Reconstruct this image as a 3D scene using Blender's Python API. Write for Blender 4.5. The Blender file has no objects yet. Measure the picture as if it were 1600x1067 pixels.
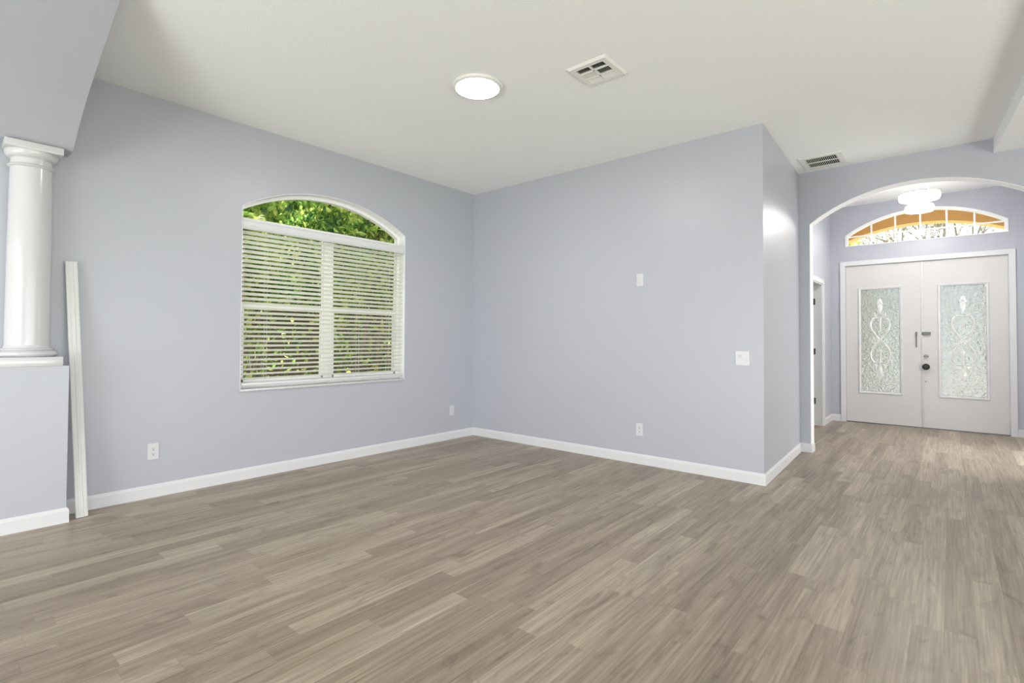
import bpy, bmesh, math, random
from mathutils import Vector, Matrix

S = bpy.context.scene
COL = S.collection
random.seed(7)

# ---------------------------------------------------------------- camera
cam_d = bpy.data.cameras.new('camera')
cam = bpy.data.objects.new('camera', cam_d)
COL.objects.link(cam)
cam_d.sensor_width = 36.0
cam_d.lens = 18.0747
cam_d.shift_y = -0.01229
cam_d.clip_start = 0.05
cam.matrix_world = Matrix((
    (0.76028, 0.0093855, 0.649529, 0.0),
    (0.64958, -0.0183609, -0.760072, 0.0),
    (0.0047922, 0.9997874, -0.0200560, 1.25),
    (0, 0, 0, 1)))
S.camera = cam

# ---------------------------------------------------------------- world, sun, added lamps, exposure
S.view_settings.view_transform = 'Standard'
S.view_settings.look = 'None'
S.view_settings.exposure = 0.0
S.view_settings.gamma = 1.0
S.view_settings.use_curve_mapping = False

W = bpy.data.worlds.new('sky')
S.world = W
W.use_nodes = True
wn = W.node_tree
wn.nodes.clear()
wo = wn.nodes.new('ShaderNodeOutputWorld')
wb = wn.nodes.new('ShaderNodeBackground')
wb.inputs['Color'].default_value = (0.90, 0.95, 1.0, 1)
wb.inputs['Strength'].default_value = 3.2
wn.links.new(wb.outputs[0], wo.inputs[0])


def add_light(name, kind, loc, target, energy, color=(1, 1, 1), size=None, size_y=None, angle=None):
    d = bpy.data.lights.new(name, kind)
    d.energy = energy
    d.color = color
    if kind == 'AREA':
        d.shape = 'RECTANGLE'
        d.size = size
        d.size_y = size_y
    if angle is not None:
        d.angle = angle
    o = bpy.data.objects.new(name, d)
    COL.objects.link(o)
    o.location = loc
    o.rotation_euler = (Vector(target) - Vector(loc)).to_track_quat('-Z', 'Y').to_euler()
    return o


add_light('sun', 'SUN', (-6.5, 1.5, 13), (0, 0, 0), 13.0, (1.0, 0.96, 0.88), angle=0.02)
# area lamps added at unseen rear and right openings to light the room
add_light('rear_fill', 'AREA', (-2.0, -3.75, 1.30), (-2.0, 0, 1.30), 58, (0.99, 0.99, 1.0), 4.6, 2.4)
add_light('side_fill', 'AREA', (3.75, 1.1, 1.30), (0, 1.1, 1.30), 9, (0.99, 0.99, 1.0), 3.0, 2.4)
# upward lamps added outside those openings to brighten the ceiling
add_light('rear_ceiling_fill', 'AREA', (-1.8, -4.6, 0.25), (-1.8, -0.6, 2.6), 212, (1.0, 0.992, 0.98), 5.0, 1.4)
add_light('side_ceiling_fill', 'AREA', (4.6, 1.1, 0.25), (0.6, 1.1, 2.6), 248, (1.0, 0.992, 0.98), 6.6, 1.4)
# lamp added out of view on the right to brighten the entry
add_light('entry_fill', 'AREA', (1.45, 7.6, 1.35), (0, 7.6, 0.8), 58, (1.0, 0.98, 0.95), 1.25, 2.0)

# ---------------------------------------------------------------- material helpers


def lin(r, g, b):
    def f(c):
        c /= 255.0
        return c / 12.92 if c <= 0.04045 else ((c + 0.055) / 1.055) ** 2.4
    return (f(r), f(g), f(b), 1.0)


def new_mat(name):
    m = bpy.data.materials.new(name)
    m.use_nodes = True
    nt = m.node_tree
    b = nt.nodes['Principled BSDF']
    return m, nt, b


def simple(name, col, rough=0.5, metal=0.0, bump=0.0, bscale=200.0, spec=0.5, var=0.0):
    m, nt, b = new_mat(name)
    b.inputs['Base Color'].default_value = col
    b.inputs['Roughness'].default_value = rough
    b.inputs['Metallic'].default_value = metal
    b.inputs['Specular IOR Level'].default_value = spec
    tc = nt.nodes.new('ShaderNodeTexCoord')
    n = nt.nodes.new('ShaderNodeTexNoise')
    n.inputs['Scale'].default_value = bscale
    n.inputs['Detail'].default_value = 3
    nt.links.new(tc.outputs['Object'], n.inputs['Vector'])
    if bump > 0:
        bp = nt.nodes.new('ShaderNodeBump')
        bp.inputs['Strength'].default_value = bump
        bp.inputs['Distance'].default_value = 0.004
        nt.links.new(n.outputs['Fac'], bp.inputs['Height'])
        nt.links.new(bp.outputs[0], b.inputs['Normal'])
    if var > 0:
        mx = nt.nodes.new('ShaderNodeMix')
        mx.data_type = 'RGBA'
        mx.inputs[6].default_value = col
        mx.inputs[7].default_value = tuple(c * (1 - var) for c in col[:3]) + (1,)
        nt.links.new(n.outputs['Fac'], mx.inputs[0])
        nt.links.new(mx.outputs[2], b.inputs['Base Color'])
    return m


def emissive(name, col, strength):
    m, nt, b = new_mat(name)
    b.inputs['Base Color'].default_value = (0.9, 0.9, 0.9, 1)
    b.inputs['Emission Color'].default_value = col
    b.inputs['Emission Strength'].default_value = strength
    return m


M = {}
M['wall'] = simple('wall_paint', lin(180, 182, 191), 0.36, bump=0.10, bscale=160, spec=0.45)
M['ceiling'] = simple('ceiling_paint', lin(245, 246, 246), 0.9, bump=0.35, bscale=75, spec=0.1)
M['trim'] = simple('trim_paint', lin(217, 217, 219), 0.35, spec=0.4)
M['column'] = simple('column_gloss', lin(203, 203, 205), 0.16, spec=0.55)
M['door'] = simple('door_paint', lin(208, 207, 205), 0.45, bump=0.05, bscale=60, spec=0.35)
M['plate'] = simple('plate_plastic', lin(210, 210, 213), 0.3)
M['slot'] = simple('slot_dark', lin(70, 70, 72), 0.6)
M['vinyl'] = simple('vinyl_frame', lin(242, 242, 242), 0.4)
M['reveal'] = simple('white_reveal', lin(240, 240, 241), 0.6, spec=0.3)
M['sill'] = simple('marble_sill', lin(215, 214, 214), 0.25, bscale=25, var=0.25)
M['steel'] = simple('satin_nickel', lin(120, 120, 120), 0.35, 1.0)
M['black'] = simple('black_lock', lin(26, 26, 28), 0.4)
M['vent_shade'] = simple('vent_shade_black', lin(20, 20, 20), 0.9)  # shade inside the vents, painted as a near-black colour
M['vent'] = simple('vent_enamel', lin(232, 231, 227), 0.5)
M['led'] = emissive('led_disc', (1, 0.99, 0.98, 1), 88.0)
M['led_ring'] = emissive('led_ring', (1, 0.98, 0.95, 1), 41.0)
M['cord'] = simple('blind_cord', lin(235, 233, 225), 0.8)
M['board'] = simple('primed_board', lin(214, 215, 213), 0.55, bscale=30, var=0.06)
M['stucco'] = simple('tan_stucco', lin(238, 204, 146), 0.9, bump=0.3, bscale=60)
M['lawn'] = simple('lawn', lin(120, 140, 70), 0.95, bump=0.5, bscale=30, var=0.5)
M['concrete'] = simple('concrete', lin(205, 200, 192), 0.85, bump=0.2, bscale=40, var=0.12)
M['bark'] = simple('bark', lin(150, 140, 128), 0.9, bump=0.5, bscale=40, var=0.4)
M['fence'] = simple('weathered_fence', lin(128, 120, 106), 0.9, bump=0.3, bscale=20, var=0.45)
M['beige'] = simple('beige_siding', lin(168, 158, 140), 0.9, bump=0.2, bscale=30)
M['shingle'] = simple('roof_shingle', lin(120, 110, 100), 0.9, bump=0.4, bscale=25, var=0.3)
M['mulch'] = simple('mulch', lin(150, 140, 122), 0.95, bump=0.6, bscale=50, var=0.5)
M['grey_leaf'] = simple('winter_leaf', lin(205, 202, 196), 0.8, bscale=3, var=0.4)


def leaf_mat(name, c1, c2, c3, scale=1.1):
    m, nt, b = new_mat(name)
    tc = nt.nodes.new('ShaderNodeTexCoord')
    n = nt.nodes.new('ShaderNodeTexNoise')
    n.inputs['Scale'].default_value = scale * 2.4
    n.inputs['Detail'].default_value = 6
    n.inputs['Roughness'].default_value = 0.75
    r = nt.nodes.new('ShaderNodeValToRGB')
    r.color_ramp.elements[0].position = 0.34
    r.color_ramp.elements[0].color = c1
    r.color_ramp.elements[1].position = 0.64
    r.color_ramp.elements[1].color = c3
    e = r.color_ramp.elements.new(0.49)
    e.color = c2
    nt.links.new(tc.outputs['Object'], n.inputs['Vector'])
    g = nt.nodes.new('ShaderNodeNewGeometry')
    mr = nt.nodes.new('ShaderNodeMath')
    mr.operation = 'MULTIPLY_ADD'
    mr.inputs[1].default_value = 0.34
    mr.inputs[2].default_value = -0.17
    nt.links.new(g.outputs['Random Per Island'], mr.inputs[0])
    ad = nt.nodes.new('ShaderNodeMath')
    nt.links.new(n.outputs['Fac'], ad.inputs[0])
    nt.links.new(mr.outputs[0], ad.inputs[1])
    nt.links.new(ad.outputs[0], r.inputs['Fac'])
    nt.links.new(r.outputs['Color'], b.inputs['Base Color'])
    b.inputs['Roughness'].default_value = 0.45
    tr = nt.nodes.new('ShaderNodeBsdfTranslucent')
    nt.links.new(r.outputs['Color'], tr.inputs['Color'])
    mx = nt.nodes.new('ShaderNodeMixShader')
    mx.inputs[0].default_value = 0.45
    out = nt.nodes['Material Output']
    nt.links.new(b.outputs[0], mx.inputs[1])
    nt.links.new(tr.outputs[0], mx.inputs[2])
    nt.links.new(mx.outputs[0], out.inputs['Surface'])
    return m


M['leaf'] = leaf_mat('hedge_leaf', lin(58, 104, 56), lin(142, 186, 80), lin(212, 224, 124))
M['palm'] = leaf_mat('palm_leaf', lin(86, 120, 56), lin(140, 165, 80), lin(200, 200, 110))
M['bush'] = leaf_mat('bush_leaf', lin(120, 145, 70), lin(170, 190, 90), lin(205, 215, 120))


def slat_mat():
    m, nt, b = new_mat('blind_slat')
    b.inputs['Base Color'].default_value = lin(252, 252, 248)
    b.inputs['Roughness'].default_value = 0.4
    tr = nt.nodes.new('ShaderNodeBsdfTranslucent')
    tr.inputs['Color'].default_value = lin(255, 255, 250)
    mx = nt.nodes.new('ShaderNodeMixShader')
    mx.inputs[0].default_value = 0.60
    nt.links.new(b.outputs[0], mx.inputs[1])
    nt.links.new(tr.outputs[0], mx.inputs[2])
    nt.links.new(mx.outputs[0], nt.nodes['Material Output'].inputs['Surface'])
    return m


M['slat'] = slat_mat()


def clear_glass():
    m, nt, b = new_mat('clear_glass')
    t = nt.nodes.new('ShaderNodeBsdfTransparent')
    g = nt.nodes.new('ShaderNodeBsdfGlossy')
    g.inputs['Roughness'].default_value = 0.02
    f = nt.nodes.new('ShaderNodeFresnel')
    f.inputs['IOR'].default_value = 1.2
    mx = nt.nodes.new('ShaderNodeMixShader')
    nt.links.new(f.outputs[0], mx.inputs[0])
    nt.links.new(t.outputs[0], mx.inputs[1])
    nt.links.new(g.outputs[0], mx.inputs[2])
    nt.links.new(mx.outputs[0], nt.nodes['Material Output'].inputs['Surface'])
    return m


M['glass'] = clear_glass()


def textured_glass():
    m, nt, b = new_mat('pebbled_glass')
    tc = nt.nodes.new('ShaderNodeTexCoord')
    n = nt.nodes.new('ShaderNodeTexNoise')
    n.inputs['Scale'].default_value = 34.0
    n.inputs['Detail'].default_value = 2.5
    n.inputs['Distortion'].default_value = 0.8
    mp = nt.nodes.new('ShaderNodeMapping')
    mp.inputs['Scale'].default_value = (1, 40, 1)
    nt.links.new(tc.outputs['Object'], mp.inputs['Vector'])
    nt.links.new(mp.outputs[0], n.inputs['Vector'])
    bp = nt.nodes.new('ShaderNodeBump')
    bp.inputs['Strength'].default_value = 0.9
    bp.inputs['Distance'].default_value = 0.019
    nt.links.new(n.outputs['Fac'], bp.inputs['Height'])
    rf = nt.nodes.new('ShaderNodeBsdfRefraction')
    rf.inputs['IOR'].default_value = 1.4
    rf.inputs['Roughness'].default_value = 0.10
    rf.inputs['Color'].default_value = (0.62, 0.64, 0.65, 1)
    nt.links.new(bp.outputs[0], rf.inputs['Normal'])
    gl = nt.nodes.new('ShaderNodeBsdfGlossy')
    gl.inputs['Roughness'].default_value = 0.4
    nt.links.new(bp.outputs[0], gl.inputs['Normal'])
    df = nt.nodes.new('ShaderNodeBsdfTranslucent')
    df.inputs['Color'].default_value = (0.62, 0.64, 0.65, 1)
    nt.links.new(bp.outputs[0], df.inputs['Normal'])
    m1 = nt.nodes.new('ShaderNodeMixShader')
    m1.inputs[0].default_value = 0.2
    nt.links.new(rf.outputs[0], m1.inputs[1])
    nt.links.new(df.outputs[0], m1.inputs[2])
    m2 = nt.nodes.new('ShaderNodeMixShader')
    m2.inputs[0].default_value = 0.07
    nt.links.new(m1.outputs[0], m2.inputs[1])
    nt.links.new(gl.outputs[0], m2.inputs[2])
    nt.links.new(m2.outputs[0], nt.nodes['Material Output'].inputs['Surface'])
    return m


M['obscure'] = textured_glass()
M['bevel'] = simple('bevelled_glass', lin(230, 232, 228), 0.12, spec=0.7)


def floor_mat():
    m, nt, b = new_mat('vinyl_plank_floor')
    N, L = nt.nodes.new, nt.links.new

    def math_(op, a, bb=None, c=None):
        n = N('ShaderNodeMath')
        n.operation = op
        for i, v in enumerate((a, bb, c)):
            if v is None:
                continue
            if isinstance(v, (int, float)):
                n.inputs[i].default_value = v
            else:
                L(v, n.inputs[i])
        return n.outputs[0]
    tc = N('ShaderNodeTexCoord')
    sp = N('ShaderNodeSeparateXYZ')
    L(tc.outputs['Object'], sp.inputs[0])
    X, Y = sp.outputs[0], sp.outputs[1]
    xs = math_('DIVIDE', math_('ADD', X, 20.0), 0.1085)
    row = math_('FLOOR', xs)
    fx = math_('FRACT', xs)
    wn1 = N('ShaderNodeTexWhiteNoise')
    wn1.noise_dimensions = '1D'
    L(row, wn1.inputs['W'])
    ys = math_('ADD', math_('DIVIDE', math_('ADD', Y, 20.0), 0.93), math_('MULTIPLY', wn1.outputs['Value'], 7.3))
    pl = math_('FLOOR', ys)
    fy = math_('FRACT', ys)
    cv = N('ShaderNodeCombineXYZ')
    L(row, cv.inputs[0])
    L(pl, cv.inputs[1])
    wn2 = N('ShaderNodeTexWhiteNoise')
    wn2.noise_dimensions = '2D'
    L(cv.outputs[0], wn2.inputs['Vector'])
    pid = wn2.outputs['Value']
    # grain coordinates: stretched along the plank, shifted per plank
    gv = N('ShaderNodeCombineXYZ')
    L(X, gv.inputs[0])
    L(math_('MULTIPLY', Y, 0.05), gv.inputs[1])
    L(math_('MULTIPLY', pid, 31.0), gv.inputs[2])
    g1 = N('ShaderNodeTexNoise')
    g1.inputs['Scale'].default_value = 17.0
    g1.inputs['Detail'].default_value = 5
    g1.inputs['Roughness'].default_value = 0.62
    g1.inputs['Distortion'].default_value = 0.6
    L(gv.outputs[0], g1.inputs['Vector'])
    gv2 = N('ShaderNodeCombineXYZ')
    L(X, gv2.inputs[0])
    L(math_('MULTIPLY', Y, 0.03), gv2.inputs[1])
    L(math_('MULTIPLY', pid, 17.0), gv2.inputs[2])
    g2 = N('ShaderNodeTexNoise')
    g2.inputs['Scale'].default_value = 100.0
    g2.inputs['Detail'].default_value = 4
    L(gv2.outputs[0], g2.inputs['Vector'])
    # knots: sparse dark swirls
    kv = N('ShaderNodeCombineXYZ')
    L(X, kv.inputs[0])
    L(math_('MULTIPLY', Y, 0.35), kv.inputs[1])
    L(math_('MULTIPLY', pid, 11.0), kv.inputs[2])
    g3 = N('ShaderNodeTexNoise')
    g3.inputs['Scale'].default_value = 9.0
    g3.inputs['Detail'].default_value = 6
    g3.inputs['Distortion'].default_value = 1.6
    L(kv.outputs[0], g3.inputs['Vector'])
    base = N('ShaderNodeValToRGB')
    els = base.color_ramp.elements
    els[0].position = 0.0
    els[0].color = lin(152, 138, 122)
    els[1].position = 1.0
    els[1].color = lin(183, 170, 153)
    e = els.new(0.62)
    e.color = lin(166, 152, 135)
    L(pid, base.inputs['Fac'])
    gr = N('ShaderNodeValToRGB')
    gr.color_ramp.elements[0].position = 0.30
    gr.color_ramp.elements[0].color = (0.70, 0.68, 0.66, 1)
    gr.color_ramp.elements[1].position = 0.68
    gr.color_ramp.elements[1].color = (1.10, 1.10, 1.10, 1)
    L(g1.outputs['Fac'], gr.inputs['Fac'])
    fr = N('ShaderNodeValToRGB')
    fr.color_ramp.elements[0].position = 0.30
    fr.color_ramp.elements[0].color = (0.75, 0.74, 0.73, 1)
    fr.color_ramp.elements[1].position = 0.70
    fr.color_ramp.elements[1].color = (1.16, 1.16, 1.16, 1)
    L(g2.outputs['Fac'], fr.inputs['Fac'])
    kr = N('ShaderNodeValToRGB')
    kr.color_ramp.elements[0].position = 0.28
    kr.color_ramp.elements[0].color = (0.72, 0.70, 0.68, 1)
    kr.color_ramp.elements[1].position = 0.42
    kr.color_ramp.elements[1].color = (1, 1, 1, 1)
    L(g3.outputs['Fac'], kr.inputs['Fac'])

    def mul(a, c):
        n = N('ShaderNodeMix')
        n.data_type = 'RGBA'
        n.blend_type = 'MULTIPLY'
        n.inputs[0].default_value = 1.0
        L(a, n.inputs[6])
        L(c, n.inputs[7])
        return n.outputs[2]
    c = mul(mul(mul(base.outputs['Color'], gr.outputs['Color']), fr.outputs['Color']), kr.outputs['Color'])
    # seams
    ex = math_('MINIMUM', fx, math_('SUBTRACT', 1.0, fx))
    ey = math_('MINIMUM', fy, math_('SUBTRACT', 1.0, fy))
    sx = math_('LESS_THAN', ex, 0.010)
    sy = math_('LESS_THAN', ey, 0.0011)
    seam = math_('MAXIMUM', sx, sy)
    mx = N('ShaderNodeMix')
    mx.data_type = 'RGBA'
    L(math_('MULTIPLY', seam, 0.25), mx.inputs[0])
    L(c, mx.inputs[6])
    mx.inputs[7].default_value = lin(92, 82, 70)
    L(mx.outputs[2], b.inputs['Base Color'])
    b.inputs['Roughness'].default_value = 0.40
    b.inputs['Specular IOR Level'].default_value = 0.5
    bp = N('ShaderNodeBump')
    bp.inputs['Strength'].default_value = 0.12
    bp.inputs['Distance'].default_value = 0.002
    L(g2.outputs['Fac'], bp.inputs['Height'])
    L(bp.outputs[0], b.inputs['Normal'])
    return m


M['floor'] = floor_mat()

# ---------------------------------------------------------------- mesh helpers


def finish(name, bm, mat, parent=None, smooth=False, loc=None):
    bmesh.ops.remove_doubles(bm, verts=bm.verts, dist=1e-6)
    bmesh.ops.recalc_face_normals(bm, faces=bm.faces)
    me = bpy.data.meshes.new(name)
    bm.to_mesh(me)
    bm.free()
    me.materials.append(mat)
    if smooth:
        for p in me.polygons:
            p.use_smooth = True
        me.set_sharp_from_angle(angle=math.radians(38))
    o = bpy.data.objects.new(name, me)
    COL.objects.link(o)
    if parent is not None:
        o.parent = parent
        o.matrix_parent_inverse = Matrix.Translation(-Vector(parent.location)) if parent.type == 'EMPTY' else Matrix()
        if parent.type == 'EMPTY':
            # children are modelled in world coordinates; keep them under the empty's own place
            o.matrix_parent_inverse = Matrix.Identity(4)
            me.transform(Matrix.Translation(-Vector(parent.location)))
            o['_w'] = 1
            del o['_w']
    return o


def sub(name, bm, mat, part, smooth=False):
    """a sub-part: child of a mesh part that itself hangs under an empty"""
    o = finish(name, bm, mat, None, smooth)
    root = part
    off = Vector((0, 0, 0))
    while root is not None:
        off += Vector(root.location)
        root = root.parent
    o.data.transform(Matrix.Translation(-off))
    o.parent = part
    return o


def box(bm, x0, x1, y0, y1, z0, z1, bev=0.0, seg=2):
    v = [bm.verts.new(c) for c in ((x0, y0, z0), (x1, y0, z0), (x1, y1, z0), (x0, y1, z0),
                                   (x0, y0, z1), (x1, y0, z1), (x1, y1, z1), (x0, y1, z1))]
    fs = [bm.faces.new([v[i] for i in q]) for q in
          ((0, 3, 2, 1), (4, 5, 6, 7), (0, 1, 5, 4), (1, 2, 6, 5), (2, 3, 7, 6), (3, 0, 4, 7))]
    if bev > 0:
        es = {e for f in fs for e in f.edges}
        bmesh.ops.bevel(bm, geom=list(es), offset=bev, segments=seg, affect='EDGES', profile=0.5)
    return v


def prism(bm, poly, axis, a0, a1):
    """extrude a 2D polygon along axis ('x': poly is (y,z); 'y': poly is (x,z); 'z': poly is (x,y))"""
    def pt(p, a):
        return {'x': (a, p[0], p[1]), 'y': (p[0], a, p[1]), 'z': (p[0], p[1], a)}[axis]
    A = [bm.verts.new(pt(p, a0)) for p in poly]
    B = [bm.verts.new(pt(p, a1)) for p in poly]
    n = len(poly)
    f0 = bm.faces.new(A)
    f1 = bm.faces.new(B)
    for i in range(n):
        bm.faces.new((A[i], A[(i + 1) % n], B[(i + 1) % n], B[i]))
    f0.normal_update()
    f1.normal_update()
    bmesh.ops.triangulate(bm, faces=[f0, f1])


def arc(c, half, spring, rise, n=24, inset=0.0):
    """points of a segmental arch from left to right; inset shrinks it"""
    R = (half * half + rise * rise) / (2 * rise)
    zc = spring + rise - R
    R2 = R - inset
    h2 = half - inset
    a0 = math.acos(max(-1, min(1, h2 / R2)))
    return [(c - R2 * math.cos(a0 + (math.pi - 2 * a0) * i / n),
             zc + R2 * math.sin(a0 + (math.pi - 2 * a0) * i / n)) for i in range(n + 1)]


def lathe(bm, prof, cx, cy, n=48, xmin=None, arc0=0.0):
    rings = []
    for r, z in prof:
        ring = []
        for i in range(n):
            a = 2 * math.pi * i / n
            x = cx + r * math.cos(a)
            if xmin is not None:
                x = max(x, xmin)
            ring.append(bm.verts.new((x, cy + r * math.sin(a), z)))
        rings.append(ring)
    for a, b in zip(rings, rings[1:]):
        for i in range(n):
            bm.faces.new((a[i], a[(i + 1) % n], b[(i + 1) % n], b[i]))
    bm.faces.new(rings[0][::-1])
    bm.faces.new(rings[-1])


def tube(bm, p0, p1, r, n=10, r1=None):
    p0, p1 = Vector(p0), Vector(p1)
    d = (p1 - p0).normalized()
    u = d.orthogonal().normalized()
    w = d.cross(u)
    r1 = r if r1 is None else r1
    A = [bm.verts.new(p0 + (u * math.cos(2 * math.pi * i / n) + w * math.sin(2 * math.pi * i / n)) * r) for i in range(n)]
    B = [bm.verts.new(p1 + (u * math.cos(2 * math.pi * i / n) + w * math.sin(2 * math.pi * i / n)) * r1) for i in range(n)]
    for i in range(n):
        bm.faces.new((A[i], A[(i + 1) % n], B[(i + 1) % n], B[i]))
    bm.faces.new(A[::-1])
    bm.faces.new(B)


def empty(name, loc):
    o = bpy.data.objects.new(name, None)
    COL.objects.link(o)
    o.location = loc
    o.empty_display_size = 0.1
    return o


def thing(name, label, cat, loc=(0, 0, 0), group=None):
    o = empty(name, loc)
    o['label'] = label
    o['category'] = cat
    if group:
        o['group'] = group
    return o


def tag(o, label, cat, group=None, kind=None):
    o['label'] = label
    o['category'] = cat
    if group:
        o['group'] = group
    if kind:
        o['kind'] = kind
    return o


def structure(o, label=None, cat=None):
    o['kind'] = 'structure'
    if label:
        o['label'] = label
    if cat:
        o['category'] = cat
    return o


def sroot(name, loc, label, cat):
    return structure(empty(name, loc), label, cat)


# ---------------------------------------------------------------- room dimensions (metres)
XL = -4.7665          # left wall, room face
YB = 4.8035           # back wall, room face
H = 3.151             # ceiling
XR = -1.2364          # outer corner of the back wall
YA = 6.5596           # arch wall, room face
XA = -1.310           # return wall at the arch wall
XRIGHT = 3.5
YREAR = -3.5
XF = -1.445           # foyer left wall
XFR = 1.05            # foyer right wall
YD = 9.46             # front door wall
HF = 3.34             # foyer ceiling
TA = 0.15             # arch wall thickness
WT = 0.17             # outer wall thickness
WY0, WY1, WZ0, WSP, WRISE = 1.893, 3.680, 0.792, 2.428, 0.255   # arched window opening
WC = (WY0 + WY1) / 2

# ---------------------------------------------------------------- floor and ceilings
bm = bmesh.new()
box(bm, XL - 0.2, XRIGHT + 0.2, YREAR - 0.2, YD + 0.17, -0.12, 0.0)
structure(finish('floor', bm, M['floor']), 'greige wood-look vinyl plank floor running toward the front door', 'floor')

bm = bmesh.new()
box(bm, XL - 0.2, XRIGHT + 0.2, YREAR - 0.2, YA + 0.05, H, H + 0.12)
structure(finish('ceiling', bm, M['ceiling']), 'flat off-white ceiling of the main room', 'ceiling')
bm = bmesh.new()
box(bm, XF - 1.9, XFR + 0.2, YA + 0.05, YD + 0.17, HF, HF + 0.12)
structure(finish('ceiling_foyer', bm, M['ceiling']), 'white ceiling over the entry beyond the arch', 'ceiling')

# dropped soffit at the right, running toward the camera
bm = bmesh.new()
prism(bm, [(0.315, YA), (XRIGHT, YA), (XRIGHT, YREAR), (0.315 + 0.068 * (YA - YREAR), YREAR)], 'z', 3.017, H)
structure(finish('trim_1', bm, M['ceiling']), 'dropped white ceiling soffit at the right above the arch', 'ceiling')

# ---------------------------------------------------------------- walls
# left wall with the arched window opening
bm = bmesh.new()
x0, x1 = XL - WT, XL
prism(bm, [(YREAR, 0), (WY0, 0), (WY0, H), (YREAR, H)], 'x', x0, x1)
prism(bm, [(WY1, 0), (YB + 0.12, 0), (YB + 0.12, H), (WY1, H)], 'x', x0, x1)
prism(bm, [(WY0, 0), (WY1, 0), (WY1, WZ0), (WY0, WZ0)], 'x', x0, x1)
prism(bm, arc(WC, (WY1 - WY0) / 2, WSP, WRISE, 32) + [(WY1, H), (WY0, H)], 'x', x0, x1)
structure(finish('wall_left', bm, M['wall']), 'pale lavender grey wall holding the arched window', 'wall')
# white painted reveal inside the opening
bm = bmesh.new()
A_o = [(WY0, WZ0)] + arc(WC, (WY1 - WY0) / 2, WSP, WRISE, 32) + [(WY1, WZ0)]
A_i = [(WY0 + 0.004, WZ0)] + arc(WC, (WY1 - WY0) / 2, WSP, WRISE, 32, 0.004) + [(WY1 - 0.004, WZ0)]
for k in range(len(A_o) - 1):
    prism(bm, [A_o[k], A_o[k + 1], A_i[k + 1], A_i[k]], 'x', XL - WT + 0.002, XL + 0.0008)
structure(finish('trim_2', bm, M['reveal']), 'white painted reveal around the arched window', 'window reveal')

# back wall
bm = bmesh.new()
prism(bm, [(XL, YB), (XR, YB), (XR + (XA - XR) * 0.068, YB + 0.12), (XL, YB + 0.12)], 'z', 0, H)
structure(finish('wall_back', bm, M['wall']), 'pale lavender grey back wall with two plates and a switch', 'wall')
# return wall toward the arch
bm = bmesh.new()
prism(bm, [(XR + (XA - XR) * 0.068, YB + 0.12), (XA, YA), (XA - 0.13, YA), (XR - 0.13, YB + 0.12)], 'z', 0, H)
structure(finish('wall_return', bm, M['wall']), 'narrow side wall between the outer corner and the arch', 'wall')

# arch wall
AC, AH, ASP, ARISE = -0.272, 0.932, 2.560, 0.316
bm = bmesh.new()
poly = [(XF - 0.12, 0), (AC - AH, 0)] + arc(AC, AH, ASP, ARISE, 40) + [(AC + AH, 0), (XRIGHT, 0), (XRIGHT, HF), (XF - 0.12, HF)]
prism(bm, poly, 'y', YA, YA + TA)
structure(finish('wall_arch', bm, M['wall']), 'grey wall pierced by the wide arch to the entry', 'wall')
# white lining of the arch
bm = bmesh.new()
po = [(AC - AH, 0)] + arc(AC, AH, ASP, ARISE, 40) + [(AC + AH, 0)]
pi = [(AC - AH + 0.005, 0)] + arc(AC, AH, ASP, ARISE, 40, 0.005) + [(AC + AH - 0.005, 0)]
for k in range(len(po) - 1):
    prism(bm, [po[k], po[k + 1], pi[k + 1], pi[k]], 'y', YA - 0.001, YA + TA + 0.001)
structure(finish('trim_3', bm, M['reveal']), 'white painted lining of the entry arch', 'arch lining')

# foyer left wall with a closet door opening
CY0, CY1, CZ = 7.93, 8.745, 2.085
bm = bmesh.new()
prism(bm, [(YA + TA, 0), (CY0, 0), (CY0, CZ), (CY1, CZ), (CY1, 0), (YD, 0), (YD, HF), (YA + TA, HF)], 'x', XF - 0.12, XF)
structure(finish('wall_foyer_left', bm, M['wall']), 'bright grey entry side wall with an open doorway', 'wall')
bm = bmesh.new()
prism(bm, [(YA + TA, 0), (6.95, 0), (6.95, 2.4), (8.28, 2.4), (8.28, 0), (YD, 0), (YD, HF), (YA + TA, HF)], 'x', XFR, XFR + 0.12)  # opening cut in the unseen wall for the added entry lamp
structure(finish('wall_foyer_right', bm, M['wall']))
# side room behind the doorway
bm = bmesh.new()
box(bm, XF - 1.9, XF - 1.78, YA + TA, YD + 0.16, 0, HF)
box(bm, XF - 1.78, XF - 0.12, YD, YD + 0.16, 0, HF)
box(bm, XF - 1.78, XF - 0.12, YA, YA + TA, 0, HF)
structure(finish('wall_side_room', bm, M['wall']))

# front door wall with the door opening and the fan window opening
DX0, DX1, DZ = -1.248, 0.586, 2.412
TC, TH, TSP, TRISE, TZ0 = -0.327, 0.919, 2.885, 0.296, 2.712
bm = bmesh.new()
y0, y1 = YD, YD + 0.16
prism(bm, [(XF - 0.12, 0), (DX0 - 0.02, 0), (DX0 - 0.02, HF), (XF - 0.12, HF)], 'y', y0, y1)
prism(bm, [(DX1 + 0.02, 0), (XFR + 0.12, 0), (XFR + 0.12, HF), (DX1 + 0.02, HF)], 'y', y0, y1)
prism(bm, [(DX0 - 0.02, DZ + 0.02), (DX1 + 0.02, DZ + 0.02), (DX1 + 0.02, TZ0), (TC + TH, TZ0), (TC - TH, TZ0), (DX0 - 0.02, TZ0)], 'y', y0, y1)
prism(bm, [(DX0 - 0.02, TZ0), (TC - TH, TZ0)] + arc(TC, TH, TSP, TRISE, 32) + [(TC + TH, TZ0), (DX1 + 0.02, TZ0), (DX1 + 0.02, HF), (DX0 - 0.02, HF)], 'y', y0, y1)
structure(finish('wall_front', bm, M['wall']), 'grey entry end wall around the double door', 'wall')

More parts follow.
